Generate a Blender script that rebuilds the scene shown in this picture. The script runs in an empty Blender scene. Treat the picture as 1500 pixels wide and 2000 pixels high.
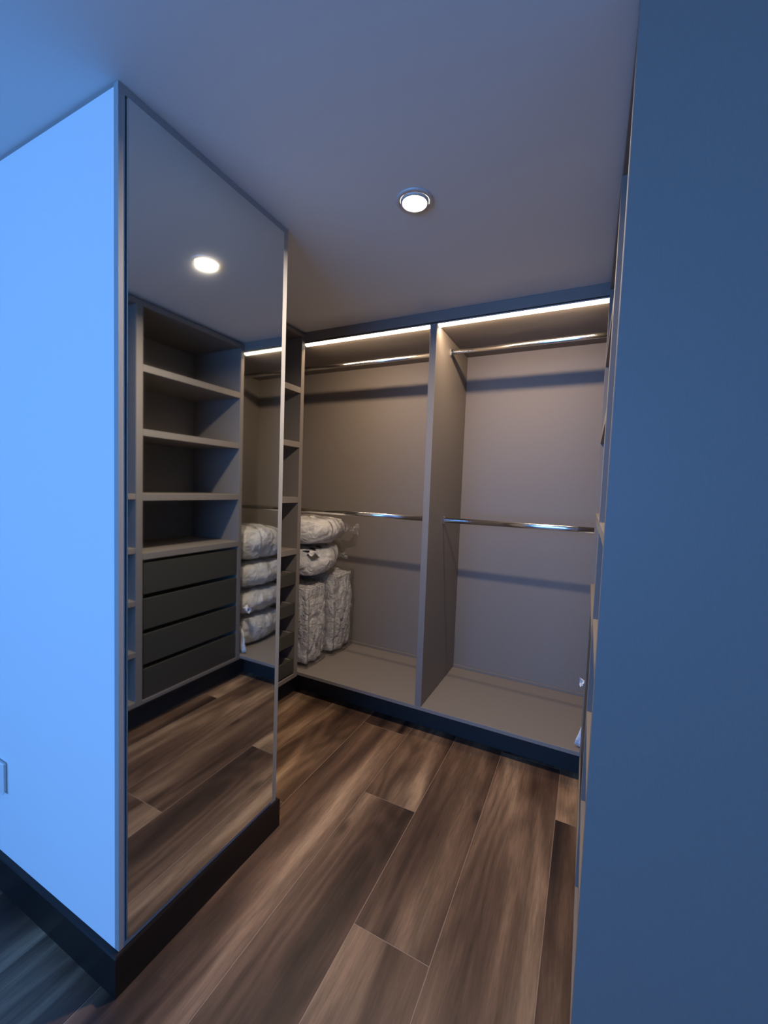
import bpy, bmesh, math, random
from mathutils import Vector, Matrix, noise

random.seed(7)
S = bpy.context.scene
COL = S.collection

# ---------------------------------------------------------------- camera
FPX = 806.0
cam_d = bpy.data.cameras.new('camera')
cam_d.sensor_fit = 'VERTICAL'
cam_d.sensor_height = 36.0
cam_d.lens = 36.0 * FPX / 2000.0
cam_d.clip_start = 0.02
cam = bpy.data.objects.new('camera', cam_d)
COL.objects.link(cam)
CAM_H = 1.485
cam.matrix_world = Matrix(((0.89512813, -0.05813945, 0.44200163, 0.0),
                           (0.44432597, 0.03554608, -0.89515971, 0.0),
                           (0.03633267, 0.99767544, 0.05765116, CAM_H),
                           (0, 0, 0, 1)))
S.camera = cam

# ---------------------------------------------------------------- world, daylight, exposure
S.view_settings.view_transform = 'Standard'
S.view_settings.look = 'None'
S.view_settings.gamma = 1.0
S.view_settings.exposure = 0.0
S.view_settings.use_curve_mapping = False
w = bpy.data.worlds.new('World')
S.world = w
w.use_nodes = True
bg = w.node_tree.nodes['Background']
bg.inputs[0].default_value = (0.16, 0.42, 1.0, 1)
bg.inputs[1].default_value = 1.5

WX0, WX1, WZ0, WZ1, WY = -2.9, 0.5, 0.75, 2.42, -3.0      # bedroom window opening
ad = bpy.data.lights.new('window_daylight_offscreen', 'AREA')
ad.shape = 'RECTANGLE'
ad.size = WX1 - WX0
ad.size_y = WZ1 - WZ0
ad.energy = 175.0
ad.color = (0.13, 0.38, 1.0)
al = bpy.data.objects.new('window_daylight_offscreen', ad)
COL.objects.link(al)
al.location = ((WX0 + WX1) / 2, WY - 0.16, (WZ0 + WZ1) / 2)
al.rotation_euler = (math.radians(90), 0, 0)               # shines towards +Y

SPOT_POWER = 24.0
LED_STRENGTH = 108.0
S.cycles.blur_glossy = 0.35
S.cycles.max_bounces = 6
S.cycles.diffuse_bounces = 3
S.cycles.glossy_bounces = 3
S.cycles.sample_clamp_indirect = 12.0

# ---------------------------------------------------------------- materials
def new_mat(name):
    m = bpy.data.materials.new(name)
    m.use_nodes = True
    nt = m.node_tree
    return m, nt, nt.nodes['Principled BSDF']

def N(nt, kind, **kw):
    n = nt.nodes.new(kind)
    for k, v in kw.items():
        setattr(n, k, v)
    return n

def add_bump(nt, b, scale, strength, dist=0.002, coords='Object', vec_scale=(1, 1, 1), detail=4):
    tc = N(nt, 'ShaderNodeTexCoord')
    mp = N(nt, 'ShaderNodeMapping')
    mp.inputs['Scale'].default_value = vec_scale
    nz = N(nt, 'ShaderNodeTexNoise')
    nz.inputs['Scale'].default_value = scale
    nz.inputs['Detail'].default_value = detail
    bp = N(nt, 'ShaderNodeBump')
    bp.inputs['Strength'].default_value = strength
    bp.inputs['Distance'].default_value = dist
    nt.links.new(tc.outputs[coords], mp.inputs[0])
    nt.links.new(mp.outputs[0], nz.inputs['Vector'])
    nt.links.new(nz.outputs[0], bp.inputs['Height'])
    nt.links.new(bp.outputs[0], b.inputs['Normal'])
    return nz

def laminate(name, col, rough=0.5, var=0.06):
    m, nt, b = new_mat(name)
    nz = add_bump(nt, b, 1.0, 0.10, 0.0006, vec_scale=(420, 420, 60), detail=2)
    r = N(nt, 'ShaderNodeMapRange')
    r.inputs['To Min'].default_value = 1 - var
    r.inputs['To Max'].default_value = 1 + var
    nt.links.new(nz.outputs[0], r.inputs['Value'])
    mx = N(nt, 'ShaderNodeMix', data_type='RGBA', blend_type='MULTIPLY')
    mx.inputs['Factor'].default_value = 1.0
    mx.inputs['A'].default_value = (*col, 1)
    nt.links.new(r.outputs[0], mx.inputs['B'])
    nt.links.new(mx.outputs['Result'], b.inputs['Base Color'])
    b.inputs['Roughness'].default_value = rough
    b.inputs['Specular IOR Level'].default_value = 0.35
    return m

def plain(name, col, rough=0.5, metal=0.0, bump=None):
    m, nt, b = new_mat(name)
    b.inputs['Base Color'].default_value = (*col, 1)
    b.inputs['Roughness'].default_value = rough
    b.inputs['Metallic'].default_value = metal
    nz = add_bump(nt, b, *(bump or (90, 0.02, 0.0005)))
    return m

def emission(name, col, strength):
    m = bpy.data.materials.new(name)
    m.use_nodes = True
    nt = m.node_tree
    nt.nodes.clear()
    e = N(nt, 'ShaderNodeEmission')
    e.inputs[0].default_value = (*col, 1)
    e.inputs[1].default_value = strength
    o = N(nt, 'ShaderNodeOutputMaterial')
    nt.links.new(e.outputs[0], o.inputs[0])
    return m

def film(name, clear=0.8, rough=0.08, bump=(26, 0.9, 0.02), tint=(1, 1, 1)):
    """thin clear plastic: transparent with a wrinkled gloss"""
    m = bpy.data.materials.new(name)
    m.use_nodes = True
    nt = m.node_tree
    nt.nodes.clear()
    t = N(nt, 'ShaderNodeBsdfTransparent')
    t.inputs[0].default_value = (*tint, 1)
    g = N(nt, 'ShaderNodeBsdfGlossy')
    g.inputs['Roughness'].default_value = rough
    mx = N(nt, 'ShaderNodeMixShader')
    lw = N(nt, 'ShaderNodeLayerWeight')
    lw.inputs[0].default_value = 0.5
    pw = N(nt, 'ShaderNodeMath', operation='POWER')
    pw.inputs[1].default_value = 4.0
    fr = N(nt, 'ShaderNodeMath', operation='MULTIPLY_ADD')
    fr.inputs[1].default_value = 0.5
    fr.inputs[2].default_value = 0.07
    nt.links.new(lw.outputs['Facing'], pw.inputs[0])
    nt.links.new(pw.outputs[0], fr.inputs[0])
    ma = N(nt, 'ShaderNodeMath', operation='ADD')
    ma.inputs[1].default_value = 1 - clear - 0.04
    ma.use_clamp = True
    o = N(nt, 'ShaderNodeOutputMaterial')
    tc = N(nt, 'ShaderNodeTexCoord')
    nz = N(nt, 'ShaderNodeTexNoise')
    nz.inputs['Scale'].default_value = bump[0]
    nz.inputs['Detail'].default_value = 5
    nz.inputs['Distortion'].default_value = 1.2
    bp = N(nt, 'ShaderNodeBump')
    bp.inputs['Strength'].default_value = bump[1]
    bp.inputs['Distance'].default_value = bump[2]
    nt.links.new(tc.outputs['Object'], nz.inputs['Vector'])
    nt.links.new(nz.outputs[0], bp.inputs['Height'])
    nt.links.new(bp.outputs[0], g.inputs['Normal'])
    nt.links.new(fr.outputs[0], ma.inputs[0])
    nt.links.new(ma.outputs[0], mx.inputs[0])
    nt.links.new(t.outputs[0], mx.inputs[1])
    nt.links.new(g.outputs[0], mx.inputs[2])
    nt.links.new(mx.outputs[0], o.inputs[0])
    return m

def wood_mat():
    m, nt, b = new_mat('oak_plank')
    L = nt.links.new
    tc = N(nt, 'ShaderNodeTexCoord')
    oi = N(nt, 'ShaderNodeObjectInfo')
    mul = N(nt, 'ShaderNodeMath', operation='MULTIPLY')
    mul.inputs[1].default_value = 57.0
    L(oi.outputs['Random'], mul.inputs[0])
    cmb = N(nt, 'ShaderNodeCombineXYZ')
    L(mul.outputs[0], cmb.inputs['X'])
    L(mul.outputs[0], cmb.inputs['Y'])
    L(mul.outputs[0], cmb.inputs['Z'])
    add = N(nt, 'ShaderNodeVectorMath', operation='ADD')
    L(tc.outputs['Object'], add.inputs[0])
    L(cmb.outputs[0], add.inputs[1])

    def mapped(sc):
        mp = N(nt, 'ShaderNodeMapping')
        mp.inputs['Scale'].default_value = sc
        L(add.outputs[0], mp.inputs[0])
        return mp.outputs[0]

    def nz(sc, scale, detail=3, dist=0.0, rough=0.5):
        n = N(nt, 'ShaderNodeTexNoise')
        n.inputs['Scale'].default_value = scale
        n.inputs['Detail'].default_value = detail
        n.inputs['Distortion'].default_value = dist
        n.inputs['Roughness'].default_value = rough
        L(mapped(sc), n.inputs['Vector'])
        return n.outputs[0]

    broad = nz((5.2, 0.62, 1), 1.0, 2, 0.5)                 # wide lengthwise light and dark streaks
    med = nz((26, 1.6, 1), 1.0, 3, 0.6)
    bmx = N(nt, 'ShaderNodeMix', data_type='FLOAT')
    bmx.inputs['Factor'].default_value = 0.14
    L(broad, bmx.inputs['A']); L(med, bmx.inputs['B'])
    rp = N(nt, 'ShaderNodeValToRGB')
    cr = rp.color_ramp
    cr.elements[0].position = 0.34
    cr.elements[0].color = (0.026, 0.0150, 0.0115, 1)
    cr.elements[1].position = 0.69
    cr.elements[1].color = (0.385, 0.255, 0.158, 1)
    e = cr.elements.new(0.43); e.color = (0.066, 0.036, 0.024, 1)
    e = cr.elements.new(0.52); e.color = (0.125, 0.072, 0.045, 1)
    e = cr.elements.new(0.60); e.color = (0.205, 0.126, 0.078, 1)
    L(bmx.outputs['Result'], rp.inputs[0])
    # growth figure: iso-lines of a stretched noise (cathedral grain)
    fig = nz((3.6, 0.62, 1), 1.0, 1, 0.2)
    k = N(nt, 'ShaderNodeMath', operation='MULTIPLY'); k.inputs[1].default_value = 75.0
    L(fig, k.inputs[0])
    wob = nz((60, 14, 1), 1.0, 3)
    kk = N(nt, 'ShaderNodeMath', operation='MULTIPLY_ADD'); kk.inputs[1].default_value = 3.2
    L(wob, kk.inputs[0]); L(k.outputs[0], kk.inputs[2])
    sn = N(nt, 'ShaderNodeMath', operation='SINE')
    L(kk.outputs[0], sn.inputs[0])
    fine = nz((150, 9.0, 1), 1.0, 5, 0.3, 0.7)              # fine pores
    mr = N(nt, 'ShaderNodeMapRange')
    mr.inputs['From Min'].default_value = -1; mr.inputs['From Max'].default_value = 1
    mr.inputs['To Min'].default_value = 0.80; mr.inputs['To Max'].default_value = 1.16
    L(sn.outputs[0], mr.inputs['Value'])
    mf = N(nt, 'ShaderNodeMapRange')
    mf.inputs['From Min'].default_value = 0.3; mf.inputs['From Max'].default_value = 0.7
    mf.inputs['To Min'].default_value = 0.74; mf.inputs['To Max'].default_value = 1.24
    L(fine, mf.inputs['Value'])
    m1 = N(nt, 'ShaderNodeMath', operation='MULTIPLY')
    L(mr.outputs[0], m1.inputs[0]); L(mf.outputs[0], m1.inputs[1])
    # sparse knots
    vo = N(nt, 'ShaderNodeTexVoronoi')
    vo.inputs['Scale'].default_value = 1.0
    L(mapped((4.2, 1.55, 1)), vo.inputs['Vector'])
    kn = N(nt, 'ShaderNodeMapRange', interpolation_type='SMOOTHSTEP')
    kn.inputs['From Min'].default_value = 0.02; kn.inputs['From Max'].default_value = 0.13
    kn.inputs['To Min'].default_value = 0.35; kn.inputs['To Max'].default_value = 1.0
    L(vo.outputs['Distance'], kn.inputs['Value'])
    m2 = N(nt, 'ShaderNodeMath', operation='MULTIPLY')
    L(m1.outputs[0], m2.inputs[0]); L(kn.outputs[0], m2.inputs[1])
    # each board its own tone
    tone = N(nt, 'ShaderNodeMapRange')
    tone.inputs['To Min'].default_value = 0.0; tone.inputs['To Max'].default_value = 2.0
    L(oi.outputs['Alpha'], tone.inputs['Value'])
    m3 = N(nt, 'ShaderNodeMath', operation='MULTIPLY')
    L(m2.outputs[0], m3.inputs[0]); L(tone.outputs[0], m3.inputs[1])
    mx = N(nt, 'ShaderNodeMix', data_type='RGBA', blend_type='MULTIPLY')
    mx.inputs['Factor'].default_value = 1.0
    L(rp.outputs[0], mx.inputs['A']); L(m3.outputs[0], mx.inputs['B'])
    L(mx.outputs['Result'], b.inputs['Base Color'])
    b.inputs['Roughness'].default_value = 0.42
    b.inputs['Specular IOR Level'].default_value = 0.4
    bp = N(nt, 'ShaderNodeBump')
    bp.inputs['Strength'].default_value = 0.25
    bp.inputs['Distance'].default_value = 0.0008
    L(m1.outputs[0], bp.inputs['Height'])
    L(bp.outputs[0], b.inputs['Normal'])
    return m

def fabric_mat(name, col, coat=0.0, bump=(30, 0.5, 0.012)):
    m, nt, b = new_mat(name)
    nz = add_bump(nt, b, bump[0], bump[1], bump[2], detail=5)
    nz.inputs['Distortion'].default_value = 1.0
    b.inputs['Base Color'].default_value = (*col, 1)
    b.inputs['Roughness'].default_value = 0.6
    b.inputs['Coat Weight'].default_value = coat
    b.inputs['Coat Roughness'].default_value = 0.12
    return m

M = dict(
    taupe=laminate('taupe_laminate', (0.205, 0.180, 0.162)),
    back=laminate('taupe_back_laminate', (0.225, 0.196, 0.176), 0.55),
    drawer=laminate('dark_olive_laminate', (0.052, 0.050, 0.042), 0.45),
    kick=laminate('dark_plinth', (0.030, 0.027, 0.026), 0.7),
    white=plain('white_wall_paint', (0.80, 0.80, 0.79), 0.75, bump=(160, 0.05, 0.0008)),
    ceil=plain('ceiling_paint', (0.74, 0.73, 0.72), 0.85, bump=(200, 0.05, 0.0006)),
    skirt=laminate('dark_wood_skirting', (0.013, 0.0085, 0.0075), 0.4),
    grout=plain('joint_filler', (0.29, 0.20, 0.145), 0.6),
    wood=wood_mat(),
    chrome=plain('chrome', (0.86, 0.87, 0.88), 0.16, 1.0, bump=(40, 0.01, 0.0002)),
    steel=plain('brushed_steel', (0.55, 0.54, 0.52), 0.35, 1.0),
    led=emission('led_glow', (1.0, 0.74, 0.50), LED_STRENGTH),
    led_lens=emission('led_front_lens', (1.0, 0.90, 0.72), 4.0),
    lamp=emission('lamp_glow', (1.0, 0.90, 0.74), 60.0),
    lamp_metal=plain('satin_lamp_ring', (0.58, 0.55, 0.53), 0.45, 0.2),
    panel=laminate('pale_grey_panel', (0.34, 0.335, 0.335), 0.45),
    plastic=plain('white_plastic', (0.78, 0.78, 0.78), 0.35),
    mirror=plain('silvered_mirror', (0.74, 0.78, 0.77), 0.03, 1.0, bump=(3, 0.0, 0.0)),
    glass_edge=plain('polished_glass_edge', (0.80, 0.86, 0.85), 0.12, 0.9),
    pillow=fabric_mat('white_pillow', (0.74, 0.72, 0.70), 0.25, (15, 0.75, 0.03)),
    quilt=fabric_mat('white_quilt', (0.60, 0.58, 0.57), 0.15, (26, 0.8, 0.03)),
    cloth=fabric_mat('white_cloth', (0.78, 0.79, 0.82), 0.2),
    piping=plain('grey_piping', (0.26, 0.24, 0.23), 0.5),
    print=plain('black_print', (0.012, 0.011, 0.011), 0.4),
    film=film('clear_plastic', 0.92, 0.20, (24, 0.9, 0.05)),
    crumple=film('crumpled_plastic', 0.72, 0.22, (40, 0.9, 0.03)),
    pane=film('window_pane', 0.94, 0.0, (2, 0.0, 0.0)),
    frame=plain('dark_aluminium', (0.06, 0.06, 0.065), 0.4, 0.6),
)

# ---------------------------------------------------------------- helpers
def add_box(bm, x0, x1, y0, y1, z0, z1, bev=0.0):
    r = bmesh.ops.create_cube(bm, size=1.0)
    vs = r['verts']
    bmesh.ops.scale(bm, vec=(x1 - x0, y1 - y0, z1 - z0), verts=vs)
    bmesh.ops.translate(bm, vec=((x0 + x1) / 2, (y0 + y1) / 2, (z0 + z1) / 2), verts=vs)
    if bev > 0:
        es = list({e for v in vs for e in v.link_edges})
        bmesh.ops.bevel(bm, geom=es, offset=bev, segments=1, affect='EDGES', profile=0.5)

def obj(name, bm, mat, parent=None, smooth=False):
    me = bpy.data.meshes.new(name)
    bm.normal_update()
    bm.to_mesh(me)
    bm.free()
    if mat:
        me.materials.append(M[mat])
    if smooth:
        for p in me.polygons:
            p.use_smooth = True
    o = bpy.data.objects.new(name, me)
    COL.objects.link(o)
    if parent:
        o.parent = parent
        o.matrix_parent_inverse = parent_world(parent).inverted()
    return o

def parent_world(p):
    m = Matrix.Translation(p.location) @ p.rotation_euler.to_matrix().to_4x4()
    if p.parent:
        m = parent_world(p.parent) @ p.matrix_parent_inverse @ m
    return m

def box(name, x0, x1, y0, y1, z0, z1, mat, parent=None, bev=0.0012):
    bm = bmesh.new()
    add_box(bm, x0, x1, y0, y1, z0, z1, bev)
    return obj(name, bm, mat, parent)

def boxes(name, lst, mat, parent=None, bev=0.0012):
    bm = bmesh.new()
    for b_ in lst:
        add_box(bm, *b_, bev)
    return obj(name, bm, mat, parent)

def thing(name, label, cat, loc=(0, 0, 0), group=None):
    o = bpy.data.objects.new(name, None)
    o.empty_display_size = 0.1
    COL.objects.link(o)
    o.location = loc
    return tag(o, label, cat, group)

def tag(o, label, cat, group=None):
    o['label'] = label
    o['category'] = cat
    if group:
        o['group'] = group
    return o

def struct(o, label, cat):
    o['kind'] = 'structure'
    return tag(o, label, cat)

def tube(name, pts, r, mat, parent=None, seg=8):
    bm = bmesh.new()
    rings = []
    for i, p in enumerate(pts):
        p = Vector(p)
        a = Vector(pts[max(i - 1, 0)]); c = Vector(pts[min(i + 1, len(pts) - 1)])
        d = (c - a).normalized()
        up = Vector((0, 0, 1)) if abs(d.z) < 0.9 else Vector((1, 0, 0))
        u = d.cross(up).normalized(); v = d.cross(u).normalized()
        rings.append([bm.verts.new(p + u * r * math.cos(2 * math.pi * k / seg) + v * r * math.sin(2 * math.pi * k / seg)) for k in range(seg)])
    for a, c in zip(rings, rings[1:]):
        for k in range(seg):
            bm.faces.new((a[k], a[(k + 1) % seg], c[(k + 1) % seg], c[k]))
    bm.faces.new(rings[0][::-1]); bm.faces.new(rings[-1])
    bmesh.ops.recalc_face_normals(bm, faces=bm.faces)
    return obj(name, bm, mat, parent, smooth=True)

H = 2.5            # ceiling height
XM = -1.13         # mirror plane
YW = 0.68          # bedroom face of the partition
YE = 1.345         # far end of the partition
YF = 2.27          # front of the far wardrobe
YB = 2.935         # its back panel
XL = -1.75         # front of the left shelf unit
XR = 0.034         # front of the right unit
CXL, CXR, CYB = -2.28, 0.54, 2.96   # closet walls
BX0, BX1, BY0 = -3.7, 1.7, -3.0     # bedroom walls

# ---------------------------------------------------------------- floor of single planks
fl = box('floor', BX0 - 0.1, BX1 + 0.1, BY0 - 0.1, CYB + 0.1, -0.06, -0.0006, 'grout', bev=0)
struct(fl, 'wood plank floor running into the walk-in closet', 'floor')
rows = [-1.785, -1.49, -1.195, -0.90, -0.632, -0.36, -0.052, 0.25]
while rows[0] > BX0: rows.insert(0, rows[0] - 0.295)
while rows[-1] < BX1: rows.append(rows[-1] + 0.295)
rows[0] = BX0; rows[-1] = BX1
known = {-0.90: 1.717, -0.632: 1.165, -0.36: 0.55, -0.052: 1.99, -1.195: 0.42, -1.49: -0.35, 0.25: 0.9}
PL = 1.82
def plank(x0, x1, y0, y1, tone):
    g = 0.0011
    bm = bmesh.new()
    add_box(bm, g, x1 - x0 - g, g, y1 - y0 - g, -0.012, 0.0, 0.0004)
    o = obj('plank', bm, 'wood', None)
    o.location = (x0, y0, 0)
    o.parent = fl
    o.color = (1, 1, 1, tone / 2)          # each board has its own tone
    return o
for a, c in zip(rows, rows[1:]):
    if c - a < 0.02:
        continue
    j = known.get(round(a, 3), random.uniform(-0.9, 0.9))
    ys = [j]
    while ys[0] > BY0: ys.insert(0, ys[0] - PL)
    while ys[-1] < CYB: ys.append(ys[-1] + PL)
    ys[0] = BY0; ys[-1] = CYB
    for y0, y1 in zip(ys, ys[1:]):
        if y1 - y0 > 0.03:
            plank(a, c, y0, y1, random.uniform(0.86, 1.14))

# ---------------------------------------------------------------- room shell
ce = box('ceiling', BX0 - 0.1, BX1 + 0.1, BY0 - 0.1, CYB + 0.1, H, H + 0.1, 'ceil', bev=0)
# round hole cut for the recessed lamp
DLX, DLY = -0.61, 1.39
struct(ce, 'flat white ceiling over closet and bedroom', 'ceiling')
def wall(name, label, *b_, mat='white'):
    return struct(box(name, *b_, mat, bev=0), label, 'wall')
struct(boxes('wall_partition', [(BX0, -1.155, YW, YE, 0, H - 0.010), (BX0, -1.155, YW + 0.020, YE, H - 0.010, H)], 'white', bev=0), 'white partition wall catching blue daylight beside the mirror', 'wall')   # open reveal under the ceiling
wall('wall_closet_left', 'white closet side wall behind the left shelves', CXL - 0.1, CXL, YE, CYB, 0, H)
wall('wall_closet_back', 'white closet wall behind the hanging wardrobe', CXL - 0.1, CXR + 0.1, CYB, CYB + 0.1, 0, H)
wall('wall_right', 'white wall beside and behind the drawer unit', CXR, BX1, 1.02, CYB, 0, H)
wall('wall_bedroom_left', 'white bedroom side wall left of the partition', BX0 - 0.1, BX0, BY0, YE, 0, H)
wall('wall_bedroom_right', 'white bedroom side wall on the drawer unit side', BX1, BX1 + 0.1, BY0, CYB, 0, H)
bm = bmesh.new()
for b_ in ((BX0 - 0.1, WX0, BY0 - 0.1, BY0, 0, H), (WX1, BX1 + 0.1, BY0 - 0.1, BY0, 0, H),
           (WX0, WX1, BY0 - 0.1, BY0, 0, WZ0), (WX0, WX1, BY0 - 0.1, BY0, WZ1, H)):
    add_box(bm, *b_)
struct(obj('wall_bedroom_back', bm, 'white'), 'white bedroom wall around the window', 'wall')
# window
t = 0.05
wn = boxes('window_1', [(WX0, WX1, BY0 - 0.08, BY0 - 0.02, WZ0, WZ0 + t), (WX0, WX1, BY0 - 0.08, BY0 - 0.02, WZ1 - t, WZ1),
                        (WX0, WX0 + t, BY0 - 0.08, BY0 - 0.02, WZ0 + t, WZ1 - t), (WX1 - t, WX1, BY0 - 0.08, BY0 - 0.02, WZ0 + t, WZ1 - t),
                        ((WX0 + WX1) / 2 - t / 2, (WX0 + WX1) / 2 + t / 2, BY0 - 0.08, BY0 - 0.02, WZ0 + t, WZ1 - t)], 'frame')
struct(wn, 'wide dark framed bedroom window with two panes', 'window')
for a, c in ((WX0 + t, (WX0 + WX1) / 2 - t / 2), ((WX0 + WX1) / 2 + t / 2, WX1 - t)):
    box('pane', a, c, BY0 - 0.053, BY0 - 0.047, WZ0 + t, WZ1 - t, 'pane', wn, bev=0)


# skirting round the partition
SK = 0.016
bm = bmesh.new()
prof = [(0, 0), (SK, 0), (SK, 0.118), (SK - 0.003, 0.122), (0, 0.123)]
path = [(BX0, YW, 0, -1), (-1.142, YW, 1, -1), (-1.142, YE, 1, 1), (CXL + 0.5, YE, 0, 1)]
rings = [[bm.verts.new((x + nx * o_, y + ny * o_, z)) for o_, z in prof] for x, y, nx, ny in path]
for a, c in zip(rings, rings[1:]):
    for i in range(len(prof) - 1):
        bm.faces.new((a[i], a[i + 1], c[i + 1], c[i]))
bm.faces.new(rings[0]); bm.faces.new(rings[-1])
bmesh.ops.recalc_face_normals(bm, faces=bm.faces)
struct(obj('baseboard_partition', bm, 'skirt'), 'dark wood skirting wrapped around the partition corner', 'skirting')

# ---------------------------------------------------------------- tall mirror on the partition end
mr = thing('wall_mirror', 'tall frameless mirror on a grey panel at the end of the partition', 'mirror', (XM, 1.0, 0.123))
PX = -1.136
PB = -1.150
MY0, MY1, MZ0, MZ1 = 0.702, 1.314, 0.142, 2.472
GY0, GY1, GZ0, GZ1 = MY0 - 0.005, MY1 + 0.003, MZ0 - 0.005, MZ1 + 0.005      # opening in the panel, wider than the glass
boxes('backing_panel', [(-1.155, PB, YW, YE, 0.1235, H - 0.001),
                        (PB, PX, YW, GY0, 0.1235, H - 0.001), (PB, PX, GY1, YE, 0.1235, H - 0.001),
                        (PB, PX, GY0, GY1, 0.1235, GZ0), (PB, PX, GY0, GY1, GZ1, H - 0.001)], 'panel', mr, bev=0)
box('mirror_glass', PB, XM, MY0, MY1, MZ0, MZ1, 'mirror', mr, bev=0)
boxes('polished_edge', [(PB, XM - 0.0004, MY1, MY1 + 0.0025, MZ0, MZ1), (PB, XM - 0.0004, MY0 - 0.0012, MY0, MZ0, MZ1)], 'glass_edge', mr, bev=0.0008)

# ---------------------------------------------------------------- far hanging wardrobe
wd = thing('hanging_wardrobe', 'open taupe wardrobe with two hanging bays and light strips along its top', 'wardrobe', (-0.85, 2.6, 0))
DX0, DX1 = -0.868, -0.828
ZB = 0.184
box('divider', DX0, DX1, YF, YB, ZB, 2.432, 'taupe', wd)
box('side_panel', CXL + 0.002, CXL + 0.022, YF + 0.02, YB, ZB, 2.432, 'taupe', wd)
box('side_panel', CXR - 0.022, CXR - 0.002, YF + 0.02, YB, ZB, 2.432, 'taupe', wd)
box('back_panel', CXL + 0.002, (DX0 + DX1) / 2, YB, YB + 0.018, 0.16, 2.46, 'back', wd)
box('back_panel', (DX0 + DX1) / 2, CXR - 0.002, YB, YB + 0.018, 0.16, 2.46, 'back', wd)
box('bottom_panel', CXL + 0.002, CXR - 0.002, YF, YB, ZB - 0.022, ZB, 'back', wd)
box('top_panel', CXL + 0.002, CXR - 0.002, YF + 0.02, YB, 2.434, 2.456, 'taupe', wd)
box('fascia', CXL + 0.002, CXR - 0.002, YF, YF + 0.019, 2.440, H - 0.0005, 'taupe', wd)
box('plinth', CXL + 0.002, CXR - 0.002, 2.385, 2.403, 0.0005, ZB - 0.022, 'kick', wd)
box('back_rail', CXL + 0.03, DX0, YB - 0.014, YB, ZB, ZB + 0.02, 'taupe', wd)
box('back_rail', DX1, CXR - 0.03, YB - 0.014, YB, ZB, ZB + 0.02, 'taupe', wd)
for x0, x1 in ((XL - 0.012, DX0 - 0.003), (DX1 + 0.003, XR + 0.012)):
    pr = box('led_profile', x0, x1, YF + 0.001, YF + 0.048, 2.428, 2.4335, 'steel', wd, bev=0)
    # channel under a metal profile: LEDs aimed down and back, a dimmer lens edge to the front
    bm = bmesh.new()
    sec = [(YF + 0.0015, 2.4275), (YF + 0.026, 2.4145), (YF + 0.046, 2.4275)]
    ra = [bm.verts.new((x0, y, z)) for y, z in sec]
    rb = [bm.verts.new((x1, y, z)) for y, z in sec]
    for i, mi in ((0, 2), (1, 0), (2, 1)):
        bm.faces.new((ra[i], rb[i], rb[(i + 1) % 3], ra[(i + 1) % 3])).material_index = mi
    bm.faces.new(ra[::-1]).material_index = 1
    bm.faces.new(rb).material_index = 1
    bmesh.ops.recalc_face_normals(bm, faces=bm.faces)
    g = obj('led_strip', bm, 'led', wd)
    g.data.materials.append(M['steel'])
    g.data.materials.append(M['led_lens'])
    g['label'] = 'glowing warm white light strip'

def rail(x0, x1, z):
    """flattened oval tube with end sockets"""
    y = 2.54
    bm = bmesh.new()
    seg = 20
    rings = []
    for x in (x0, x1):
        rg = []
        for k in range(seg):
            a = 2 * math.pi * k / seg
            cy, cz = math.cos(a), math.sin(a)
            rg.append(bm.verts.new((x, y + 0.0100 * math.copysign(abs(cy) ** 0.85, cy), z + 0.0165 * math.copysign(abs(cz) ** 0.85, cz))))
        rings.append(rg)
    for k in range(seg):
        bm.faces.new((rings[0][k], rings[0][(k + 1) % seg], rings[1][(k + 1) % seg], rings[1][k]))
    bm.faces.new(rings[0][::-1]); bm.faces.new(rings[1])
    bmesh.ops.recalc_face_normals(bm, faces=bm.faces)
    r_ = obj('clothes_rail', bm, 'chrome', wd, smooth=True)
    r_['label'] = 'chrome oval clothes rail'
    for xs, sx in ((x0, 1), (x1, -1)):
        s = boxes('rail_socket', [(min(xs, xs + sx * 0.007), max(xs, xs + sx * 0.007), y - 0.014, y + 0.014, z - 0.024, z + 0.022)], 'chrome', r_, bev=0.003)
for z in (2.35, 1.295):
    rail(CXL + 0.022, DX0, z)
    rail(DX1, CXR - 0.022, z)

# ---------------------------------------------------------------- left shelf unit with pull-out trays
YL0, YL1 = YE + 0.02, YF - 0.002
lu = thing('shelf_unit', 'taupe shelf unit with slim pull-out trays just past the mirror', 'shelf unit', ((XL + CXL) / 2, 1.8, 0))
PT = 0.034
XLB = CXL + 0.004
for y0 in (YL0, YL1 - PT):
    box('side_panel', XLB, XL, y0, y0 + PT, 0.155, 2.46, 'taupe', lu)
box('back_panel', XLB, XLB + 0.012, YL0 + PT, YL1 - PT, 0.16, 2.46, 'taupe', lu)
box('top_panel', XLB, XL, YL0, YL1, 2.4605, 2.484, 'taupe', lu)
box('filler_strip', XLB, XL - 0.030, YL0, YL1, 2.4845, H - 0.0005, 'taupe', lu)
box('bottom_panel', XLB + 0.013, XL, YL0 + PT, YL1 - PT, 0.155, ZB, 'taupe', lu)
box('plinth', XL - 0.09, XL - 0.072, YL0, 2.38, 0.0005, 0.1545, 'kick', lu)
for z in (2.13, 1.772, 1.404, 1.055):
    box('shelf', XLB + 0.013, XL - 0.001, YL0 + PT, YL1 - PT, z - 0.038, z, 'taupe', lu)
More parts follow.
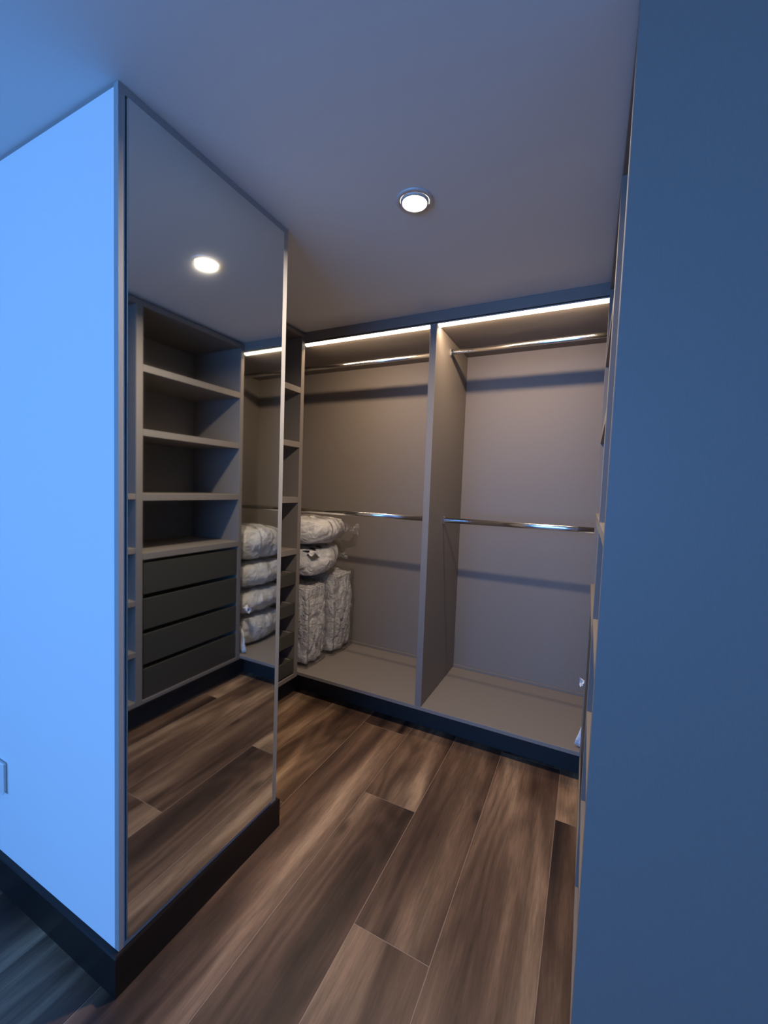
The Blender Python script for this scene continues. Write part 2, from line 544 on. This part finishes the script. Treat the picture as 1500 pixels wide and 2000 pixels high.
for z0, z1 in ((0.812, 0.896), (0.604, 0.684), (0.392, 0.482), (0.196, 0.292)):
    ya, yb = YL0 + PT + 0.004, YL1 - PT - 0.004
    tr = boxes('tray', [(XL - 0.45, XL - 0.020, ya + 0.012, yb - 0.012, z0 + 0.004, z0 + 0.014),
                        (XL - 0.45, XL - 0.020, ya + 0.012, ya + 0.026, z0 + 0.0145, z1 - 0.004),
                        (XL - 0.45, XL - 0.020, yb - 0.026, yb - 0.012, z0 + 0.0145, z1 - 0.004),
                        (XL - 0.464, XL - 0.4505, ya + 0.012, yb - 0.012, z0 + 0.004, z1 - 0.004)], 'taupe', lu)
    f_ = box('tray_front', XL - 0.0195, XL - 0.003, ya, yb, z0, z1, 'drawer', tr)
    for q in (0.333, 0.667):
        yy = ya + (yb - ya) * q
        box('tray_divider', XL - 0.449, XL - 0.021, yy - 0.004, yy + 0.004, z0 + 0.0145, z1 - 0.012, 'taupe', tr)

# ---------------------------------------------------------------- right unit: shelves over four drawers
XRB = CXR - 0.004
ru = thing('drawer_unit', 'tall taupe unit with deep shelves above four dark drawers', 'cabinet', ((XR + CXR) / 2, 1.9, 0))
RY0, RY1 = 1.470, YF - 0.002
box('side_panel', XR, XRB, RY0, RY0 + 0.040, 0.155, 2.452, 'taupe', ru)
box('side_panel', XR, XRB, RY1 - 0.030, RY1, 0.155, 2.452, 'taupe', ru)
box('back_panel', XRB - 0.012, XRB, RY0 + 0.04, RY1 - 0.03, 0.16, 2.452, 'taupe', ru)
box('top_panel', XR, XRB, RY0, RY1, 2.4525, 2.482, 'taupe', ru)
box('filler_strip', XR + 0.030, XRB, RY0, RY1, 2.4825, H - 0.0005, 'taupe', ru)
box('bottom_panel', XR, XRB - 0.013, RY0 + 0.0405, RY1 - 0.0305, 0.155, 0.178, 'taupe', ru)
box('plinth', XR + 0.07, XR + 0.088, RY0, 2.38, 0.0005, 0.1545, 'kick', ru)
for z in (2.135, 1.773, 1.402):
    box('shelf', XR + 0.001, XRB - 0.013, RY0 + 0.0405, RY1 - 0.0305, z - 0.040, z, 'taupe', ru)
box('drawer_box_top', XR - 0.001, XRB - 0.013, RY0 + 0.0405, RY1 - 0.0305, 1.018, 1.057, 'taupe', ru)
for z0, z1 in ((0.812, 0.997), (0.600, 0.784), (0.390, 0.572), (0.180, 0.362)):
    ya, yb = RY0 + 0.050, RY1 - 0.036
    d = box('drawer', XR + 0.006, XR + 0.024, ya, yb, z0, z1, 'drawer', ru)
    boxes('drawer_box', [(XR + 0.0245, XR + 0.42, ya + 0.012, yb - 0.012, z0 + 0.01, z0 + 0.02),
                         (XR + 0.0245, XR + 0.42, ya + 0.012, ya + 0.026, z0 + 0.0205, z1 - 0.05),
                         (XR + 0.0245, XR + 0.42, yb - 0.026, yb - 0.012, z0 + 0.0205, z1 - 0.05)], 'taupe', d)

# nearer open shoe shelves that end in the blue-lit end panel
sh = thing('shoe_shelf_unit', 'narrow open shelf unit with plain end panel facing the bedroom', 'shelf unit', ((XR + CXR) / 2, 1.2, 0))
EY0, EY1 = 0.985, 1.019
box('end_panel', XR, CXR + 0.10, EY0, EY1, 0.002, H - 0.0005, 'taupe', sh)
box('back_panel', XRB - 0.012, XRB, EY1, RY0 - 0.0005, 0.16, 2.452, 'taupe', sh)
box('top_panel', XR + 0.001, XRB, EY1 + 0.0005, RY0 - 0.0005, 2.4525, 2.482, 'taupe', sh)
box('filler_strip', XR + 0.030, XRB, EY1 + 0.0005, RY0 - 0.0005, 2.4825, H - 0.0005, 'taupe', sh)
box('plinth', XR + 0.07, XR + 0.088, EY1 + 0.0005, RY0 - 0.0005, 0.0005, 0.154, 'kick', sh)
for z in (1.402, 1.092, 0.787, 0.486):
    box('shelf', XR + 0.001, XRB - 0.0125, EY1 + 0.0005, RY0 - 0.0005, z - 0.032, z, 'taupe', sh)
box('bottom_panel', XR, XRB - 0.0125, EY1 + 0.0005, RY0 - 0.0005, 0.155, 0.186, 'taupe', sh)

# ---------------------------------------------------------------- recessed downlight
dl = thing('downlight', 'small round recessed ceiling spotlight glowing warm white', 'ceiling light', (DLX, DLY, H))
def lathe(name, prof, mat, parent, tilt=None, seg=40, smooth=True):
    bm = bmesh.new()
    rings = []
    for r, z in prof:
        rings.append([bm.verts.new((r * math.cos(2 * math.pi * k / seg), r * math.sin(2 * math.pi * k / seg), z)) for k in range(seg)])
    for a, c in zip(rings, rings[1:]):
        for k in range(seg):
            bm.faces.new((a[k], a[(k + 1) % seg], c[(k + 1) % seg], c[k]))
    if prof[-1][0] < 0.03 or name in ('lamp_lens',):
        bm.faces.new(rings[-1])
    bmesh.ops.recalc_face_normals(bm, faces=bm.faces)
    if tilt:
        bmesh.ops.rotate(bm, cent=(0, 0, 0), matrix=tilt, verts=bm.verts)
    bmesh.ops.translate(bm, vec=(DLX, DLY, H), verts=bm.verts)
    return obj(name, bm, mat, parent, smooth)
lathe('trim_ring', [(0.066, -0.0005), (0.066, -0.003), (0.062, -0.006), (0.054, -0.006), (0.051, -0.0005)], 'lamp_metal', dl)
TILT = Matrix.Rotation(math.radians(0.5), 3, 'Y')
lathe('gimbal_ring', [(0.050, -0.002), (0.050, -0.008), (0.044, -0.0115), (0.041, -0.004)], 'lamp_metal', dl, TILT)
lathe('lamp_lens', [(0.0405, -0.004), (0.0405, -0.008), (0.038, -0.0105)], 'lamp', dl, TILT)
sd = bpy.data.lights.new('downlight_beam', 'AREA')
sd.shape = 'DISK'
sd.size = 0.076
sd.energy = SPOT_POWER
sd.color = (1.0, 0.83, 0.66)
sd.spread = math.radians(165)
so = bpy.data.objects.new('downlight_beam', sd)
COL.objects.link(so)
so.location = (0, 0, -0.0122)
so.parent = dl

# ---------------------------------------------------------------- wall socket at the partition's left
sk = thing('wall_socket', 'white socket plate low on the blue-lit partition wall', 'socket', (-1.815, YW, 0.418))
box('back_box', -1.850, -1.783, YW - 0.009, YW - 0.0003, 0.367, 0.468, 'plastic', sk, bev=0.001)
box('cover_plate', -1.857, -1.776, YW - 0.015, YW - 0.0092, 0.360, 0.475, 'plastic', sk, bev=0.003)
box('socket_insert', -1.838, -1.795, YW - 0.018, YW - 0.0151, 0.385, 0.450, 'plastic', sk, bev=0.0015)

# ---------------------------------------------------------------- bedding
def puff(cx, cy, cz, rx, ry, rz, seed, ex=(0.55, 0.42, 0.75), amp=0.012, freq=7.0, flat=None, nu=64, nv=36, crease=0.0, aniso=(1, 1.3, 1), shear=(0, 0)):
    """soft rounded-box body with folds; ex gives the squareness per axis"""
    bm = bmesh.new()
    grid = []
    for j in range(nv + 1):
        ph = -math.pi / 2 + math.pi * j / nv
        row = []
        for i in range(nu):
            th = 2 * math.pi * i / nu
            c = (math.cos(ph) * math.cos(th), math.sin(ph), math.cos(ph) * math.sin(th))
            # long axis is y; soften towards a box
            mx_ = max(abs(c[0]), abs(c[1]), abs(c[2]))
            p = [math.copysign((abs(v) / mx_) ** 1.0 * (1 - e) + abs(v) * e, v) for v, e in zip(c, ex)]
            n = Vector((p[0] * rx, p[1] * ry, p[2] * rz))
            q = Vector((n.x * freq * aniso[0] + seed * 3.1, n.y * freq * aniso[1] + seed, n.z * freq * aniso[2] - seed))
            d = amp * (noise.noise(q) + 0.55 * noise.noise(q * 2.3) + 0.3 * noise.noise(q * 5.1))
            if crease:
                d -= crease * max(0.0, 1 - abs(noise.noise(q * 0.8 + Vector((9, 4, 2)))) * 7)
            dr = Vector((c[0], c[1] * 0.6, c[2]))
            n = n + dr * d
            v = Vector((cx, cy, cz)) + n
            if flat:
                v.z = min(max(v.z, flat[0]), flat[1])
            v.z += (v.y - cy) * (shear[0] if v.z < cz else shear[0] + (shear[1] - shear[0]) * (v.z - cz) / rz)
            row.append(v)
        grid.append(row)
    vs = [[bm.verts.new(v) for v in row] for row in grid[1:-1]]
    b0 = bm.verts.new(grid[0][0]); b1 = bm.verts.new(grid[-1][0])
    for a, c in zip(vs, vs[1:]):
        for i in range(nu):
            bm.faces.new((a[i], a[(i + 1) % nu], c[(i + 1) % nu], c[i]))
    for i in range(nu):
        bm.faces.new((b0, vs[0][(i + 1) % nu], vs[0][i]))
        bm.faces.new((b1, vs[-1][i], vs[-1][(i + 1) % nu]))
    bmesh.ops.recalc_face_normals(bm, faces=bm.faces)
    return bm

def ring_arc(cx, cy, cz, rx, rz, tilt, a0=-60, a1=120, n=22, sq=0.75):
    pts = []
    for k in range(n + 1):
        a = math.radians(a0 + (a1 - a0) * k / n)
        c, s = math.cos(a), math.sin(a)
        pts.append((cx + rx * math.copysign(abs(c) ** sq, c), cy + tilt * s, cz + rz * math.copysign(abs(s) ** sq, s)))
    return pts

def knot(name, base, direction, length, width, seed, mat, parent):
    """crumpled, twisted end of a plastic bag"""
    rnd = random.Random(seed)
    bm = bmesh.new()
    d = Vector(direction).normalized()
    u = d.cross(Vector((0, 0, 1))).normalized(); v = d.cross(u)
    nr, ns = 7, 12
    rings = []
    for i in range(nr):
        f = i / (nr - 1)
        rr = width * (1.0 - 1.5 * f if f < 0.45 else 0.325 + 1.1 * (f - 0.45))
        rings.append([bm.verts.new(Vector(base) + d * length * f + (u * math.cos(2 * math.pi * k / ns) + v * math.sin(2 * math.pi * k / ns)) * rr * rnd.uniform(0.55, 1.35)
                                   + d * rnd.uniform(-0.2, 0.2) * length / nr) for k in range(ns)])
    for a, c in zip(rings, rings[1:]):
        for k in range(ns):
            bm.faces.new((a[k], a[(k + 1) % ns], c[(k + 1) % ns], c[k]))
    return obj(name, bm, mat, parent)

# two bagged quilts standing on the left of the wardrobe floor
def quilt_bag(x0, x1, y0, y1, z0, z1, label, seed):
    t_ = thing('bagged_quilt', label, 'bedding', ((x0 + x1) / 2, (y0 + y1) / 2, z0), 'bagged quilts on the wardrobe floor')
    cx, cy, cz = (x0 + x1) / 2, (y0 + y1) / 2, (z0 + z1) / 2
    i_ = 0.014
    bm = puff(cx, cy, cz, (x1 - x0) / 2 - i_, (y1 - y0) / 2 - i_, (z1 - z0) / 2 - i_, seed, (0.28, 0.30, 0.16), 0.015, 9.0, (z0 + 0.004, z1 - 0.003), 128, 90, 0.019, (1.0, 1.7, 0.75))
    obj('folded_quilt', bm, 'quilt', t_, True)
    bm = puff(cx, cy, cz, (x1 - x0) / 2, (y1 - y0) / 2, (z1 - z0) / 2, seed + 5, (0.22, 0.24, 0.12), 0.010, 10.0, (z0 + 0.0008, z1), 80, 56, 0.0)
    fm = obj('plastic_cover', bm, 'film', t_, True)
    e_ = 0.022
    xa, ya, yb, zt = x1 - e_, y0 + e_, y1 - e_, z1 - 0.026
    r_ = 0.0017
    tube('seam_piping', [(x0 + 0.05, ya, zt), (xa - 0.03, ya, zt + 0.004), (xa, ya + 0.02, zt), (xa + 0.004, (ya + yb) / 2, zt + 0.006), (xa, yb - 0.02, zt), (xa - 0.04, yb, zt)], r_, 'piping', fm)
    tube('seam_piping', [(xa + 0.003, ya + 0.004, zt), (xa + 0.012, ya - 0.004, cz + 0.1), (xa + 0.012, ya - 0.004, cz - 0.1), (xa, ya, z0 + 0.03)], r_, 'piping', fm)
    return t_
quilt_bag(-2.20, -1.695, 2.315, 2.585, ZB, 0.785, 'bagged white quilt standing at the front edge of the wardrobe floor', 2.3)
quilt_bag(-2.20, -1.660, 2.592, 2.915, ZB, 0.838, 'taller bagged white quilt standing against the wardrobe back panel', 6.1)

def pillow(x0, x1, y0, y1, z0, z1, label, group, seed, side=1, band=None, shear=(0, 0)):
    t_ = thing('bagged_pillow', label, 'pillow', ((x0 + x1) / 2, (y0 + y1) / 2, z0), group)
    cx, cy, cz, rx, ry, rz = (x0 + x1) / 2, (y0 + y1) / 2, (z0 + z1) / 2, (x1 - x0) / 2, (y1 - y0) / 2, (z1 - z0) / 2
    bm = puff(cx, cy, cz, rx - 0.006, ry - 0.012, rz - 0.002, seed, (0.60, 0.50, 0.66), 0.015, 6.0, (z0 + 0.003, z1 - 0.003), 96, 60, 0.010, shear=shear)
    bd = obj('pillow_body', bm, 'pillow', t_, True)
    bm = puff(cx, cy, cz, rx, ry, rz, seed + 2, (0.58, 0.48, 0.64), 0.010, 11.0, (z0 + 0.001, z1 - 0.001), 64, 44, 0.0, shear=shear)
    fm = obj('plastic_bag', bm, 'film', t_, True)
    if band is not None:
        a0, a1 = (-40, 100) if side > 0 else (80, 220)
        pts = [(x, y, min(z, z1 - 0.006) + (y - cy) * shear[1]) for x, y, z in ring_arc(cx, band, cz, rx * 0.985, rz * 0.97, 0.03, a0, a1)]
        tube('bag_seam', pts, 0.0036, 'piping', fm)
    return t_, fm

def print_mark(fm, base, pts, parent):
    """a flat printed stroke laid on the bag film: nearest film vertices give the height"""
    me = fm.data
    bm = bmesh.new()
    vs = []
    for p in pts:
        p = Vector(p) + Vector(base)
        near = min(me.vertices, key=lambda v: (v.co - p).length_squared)
        vs.append(bm.verts.new(p + near.normal * (near.co - p).dot(near.normal) + near.normal * 0.003))
    bm.faces.new(vs)
    return obj('printed_mark', bm, 'print', parent)

pl, fm1 = pillow(-2.21, -1.655, 2.31, 2.74, 0.842, 1.056, 'flatter bagged pillow lying on the bagged quilts', 'bagged pillows on the quilts', 3.7, 1, 2.58, (0.13, 0.04))
pu, fm2 = pillow(-2.21, -1.625, 2.30, 2.77, 1.060, 1.262, 'plump bagged pillow topping the pile on the quilts', 'bagged pillows on the quilts', 8.2, 1, 2.48, (0.05, 0.0))
knot('twisted_bag_end', (-1.69, 2.74, 1.165), (0.55, 0.75, -0.15), 0.11, 0.045, 4, 'crumple', fm2)
knot('twisted_bag_end', (-1.73, 2.70, 0.955), (0.6, 0.7, -0.1), 0.08, 0.035, 9, 'crumple', fm1)
for base, pts in (((-1.70, 2.36, 1.0), [(-0.05, -0.02, 0), (0.0, -0.02, -0.03), (0.0, 0.05, -0.03), (-0.05, 0.045, 0)]),
                  ((-1.75, 2.36, 1.03), [(-0.04, -0.02, 0), (0.015, -0.02, 0), (0.015, 0.0, 0), (-0.04, 0.0, 0)]),
                  ((-1.75, 2.42, 1.03), [(-0.03, -0.01, 0), (0.025, -0.02, 0), (0.03, 0.0, 0), (-0.03, 0.015, 0)]),
                  ((-1.75, 2.48, 1.03), [(-0.02, -0.01, 0), (0.025, -0.015, 0), (0.028, 0.01, 0), (-0.02, 0.015, 0)])):
    print_mark(fm1, base, pts, fm1)

# four pillows stacked at the right end, seen in the mirror
zz = [ZB, 0.430, 0.640, 0.858, 1.150]
labs = ['bagged pillow at the bottom of the four-high stack on the wardrobe floor',
        'bagged pillow second from the bottom of the four-high stack',
        'bagged pillow third from the bottom of the four-high stack',
        'plumpest bagged pillow on top of the four-high stack']
fms = []
for i in range(4):
    p_, f_ = pillow(0.055, 0.505, 2.30, 2.86, zz[i] + (0.002 if i else 0), zz[i + 1], labs[i], 'bagged pillows in the four-high stack', 12.3 + 4.4 * i, -1, 2.50 if i == 3 else None)
    fms.append(f_)

def flap(name, pts, mat, parent):
    bm = bmesh.new()
    vs = [bm.verts.new(p) for p in pts]
    bmesh.ops.contextual_create(bm, geom=vs)
    bmesh.ops.triangulate(bm, faces=bm.faces)
    bmesh.ops.subdivide_edges(bm, edges=bm.edges, cuts=4, use_grid_fill=True)
    for v in bm.verts:
        v.co += Vector((0, 1, 0)) * 0.012 * noise.noise(v.co * 22)
    r = bmesh.ops.solidify(bm, geom=bm.faces[:], thickness=0.004)
    bmesh.ops.recalc_face_normals(bm, faces=bm.faces)
    return obj(name, bm, mat, parent, True)
flap('bag_corner', [(0.11, 2.335, 0.38), (0.050, 2.315, 0.345), (0.006, 2.300, 0.205), (0.050, 2.305, 0.1875), (0.11, 2.33, 0.1875)], 'cloth', fms[0])
knot('bag_corner', (0.068, 2.36, 0.515), (-1, -0.35, 0.0), 0.055, 0.024, 21, 'cloth', fms[1])
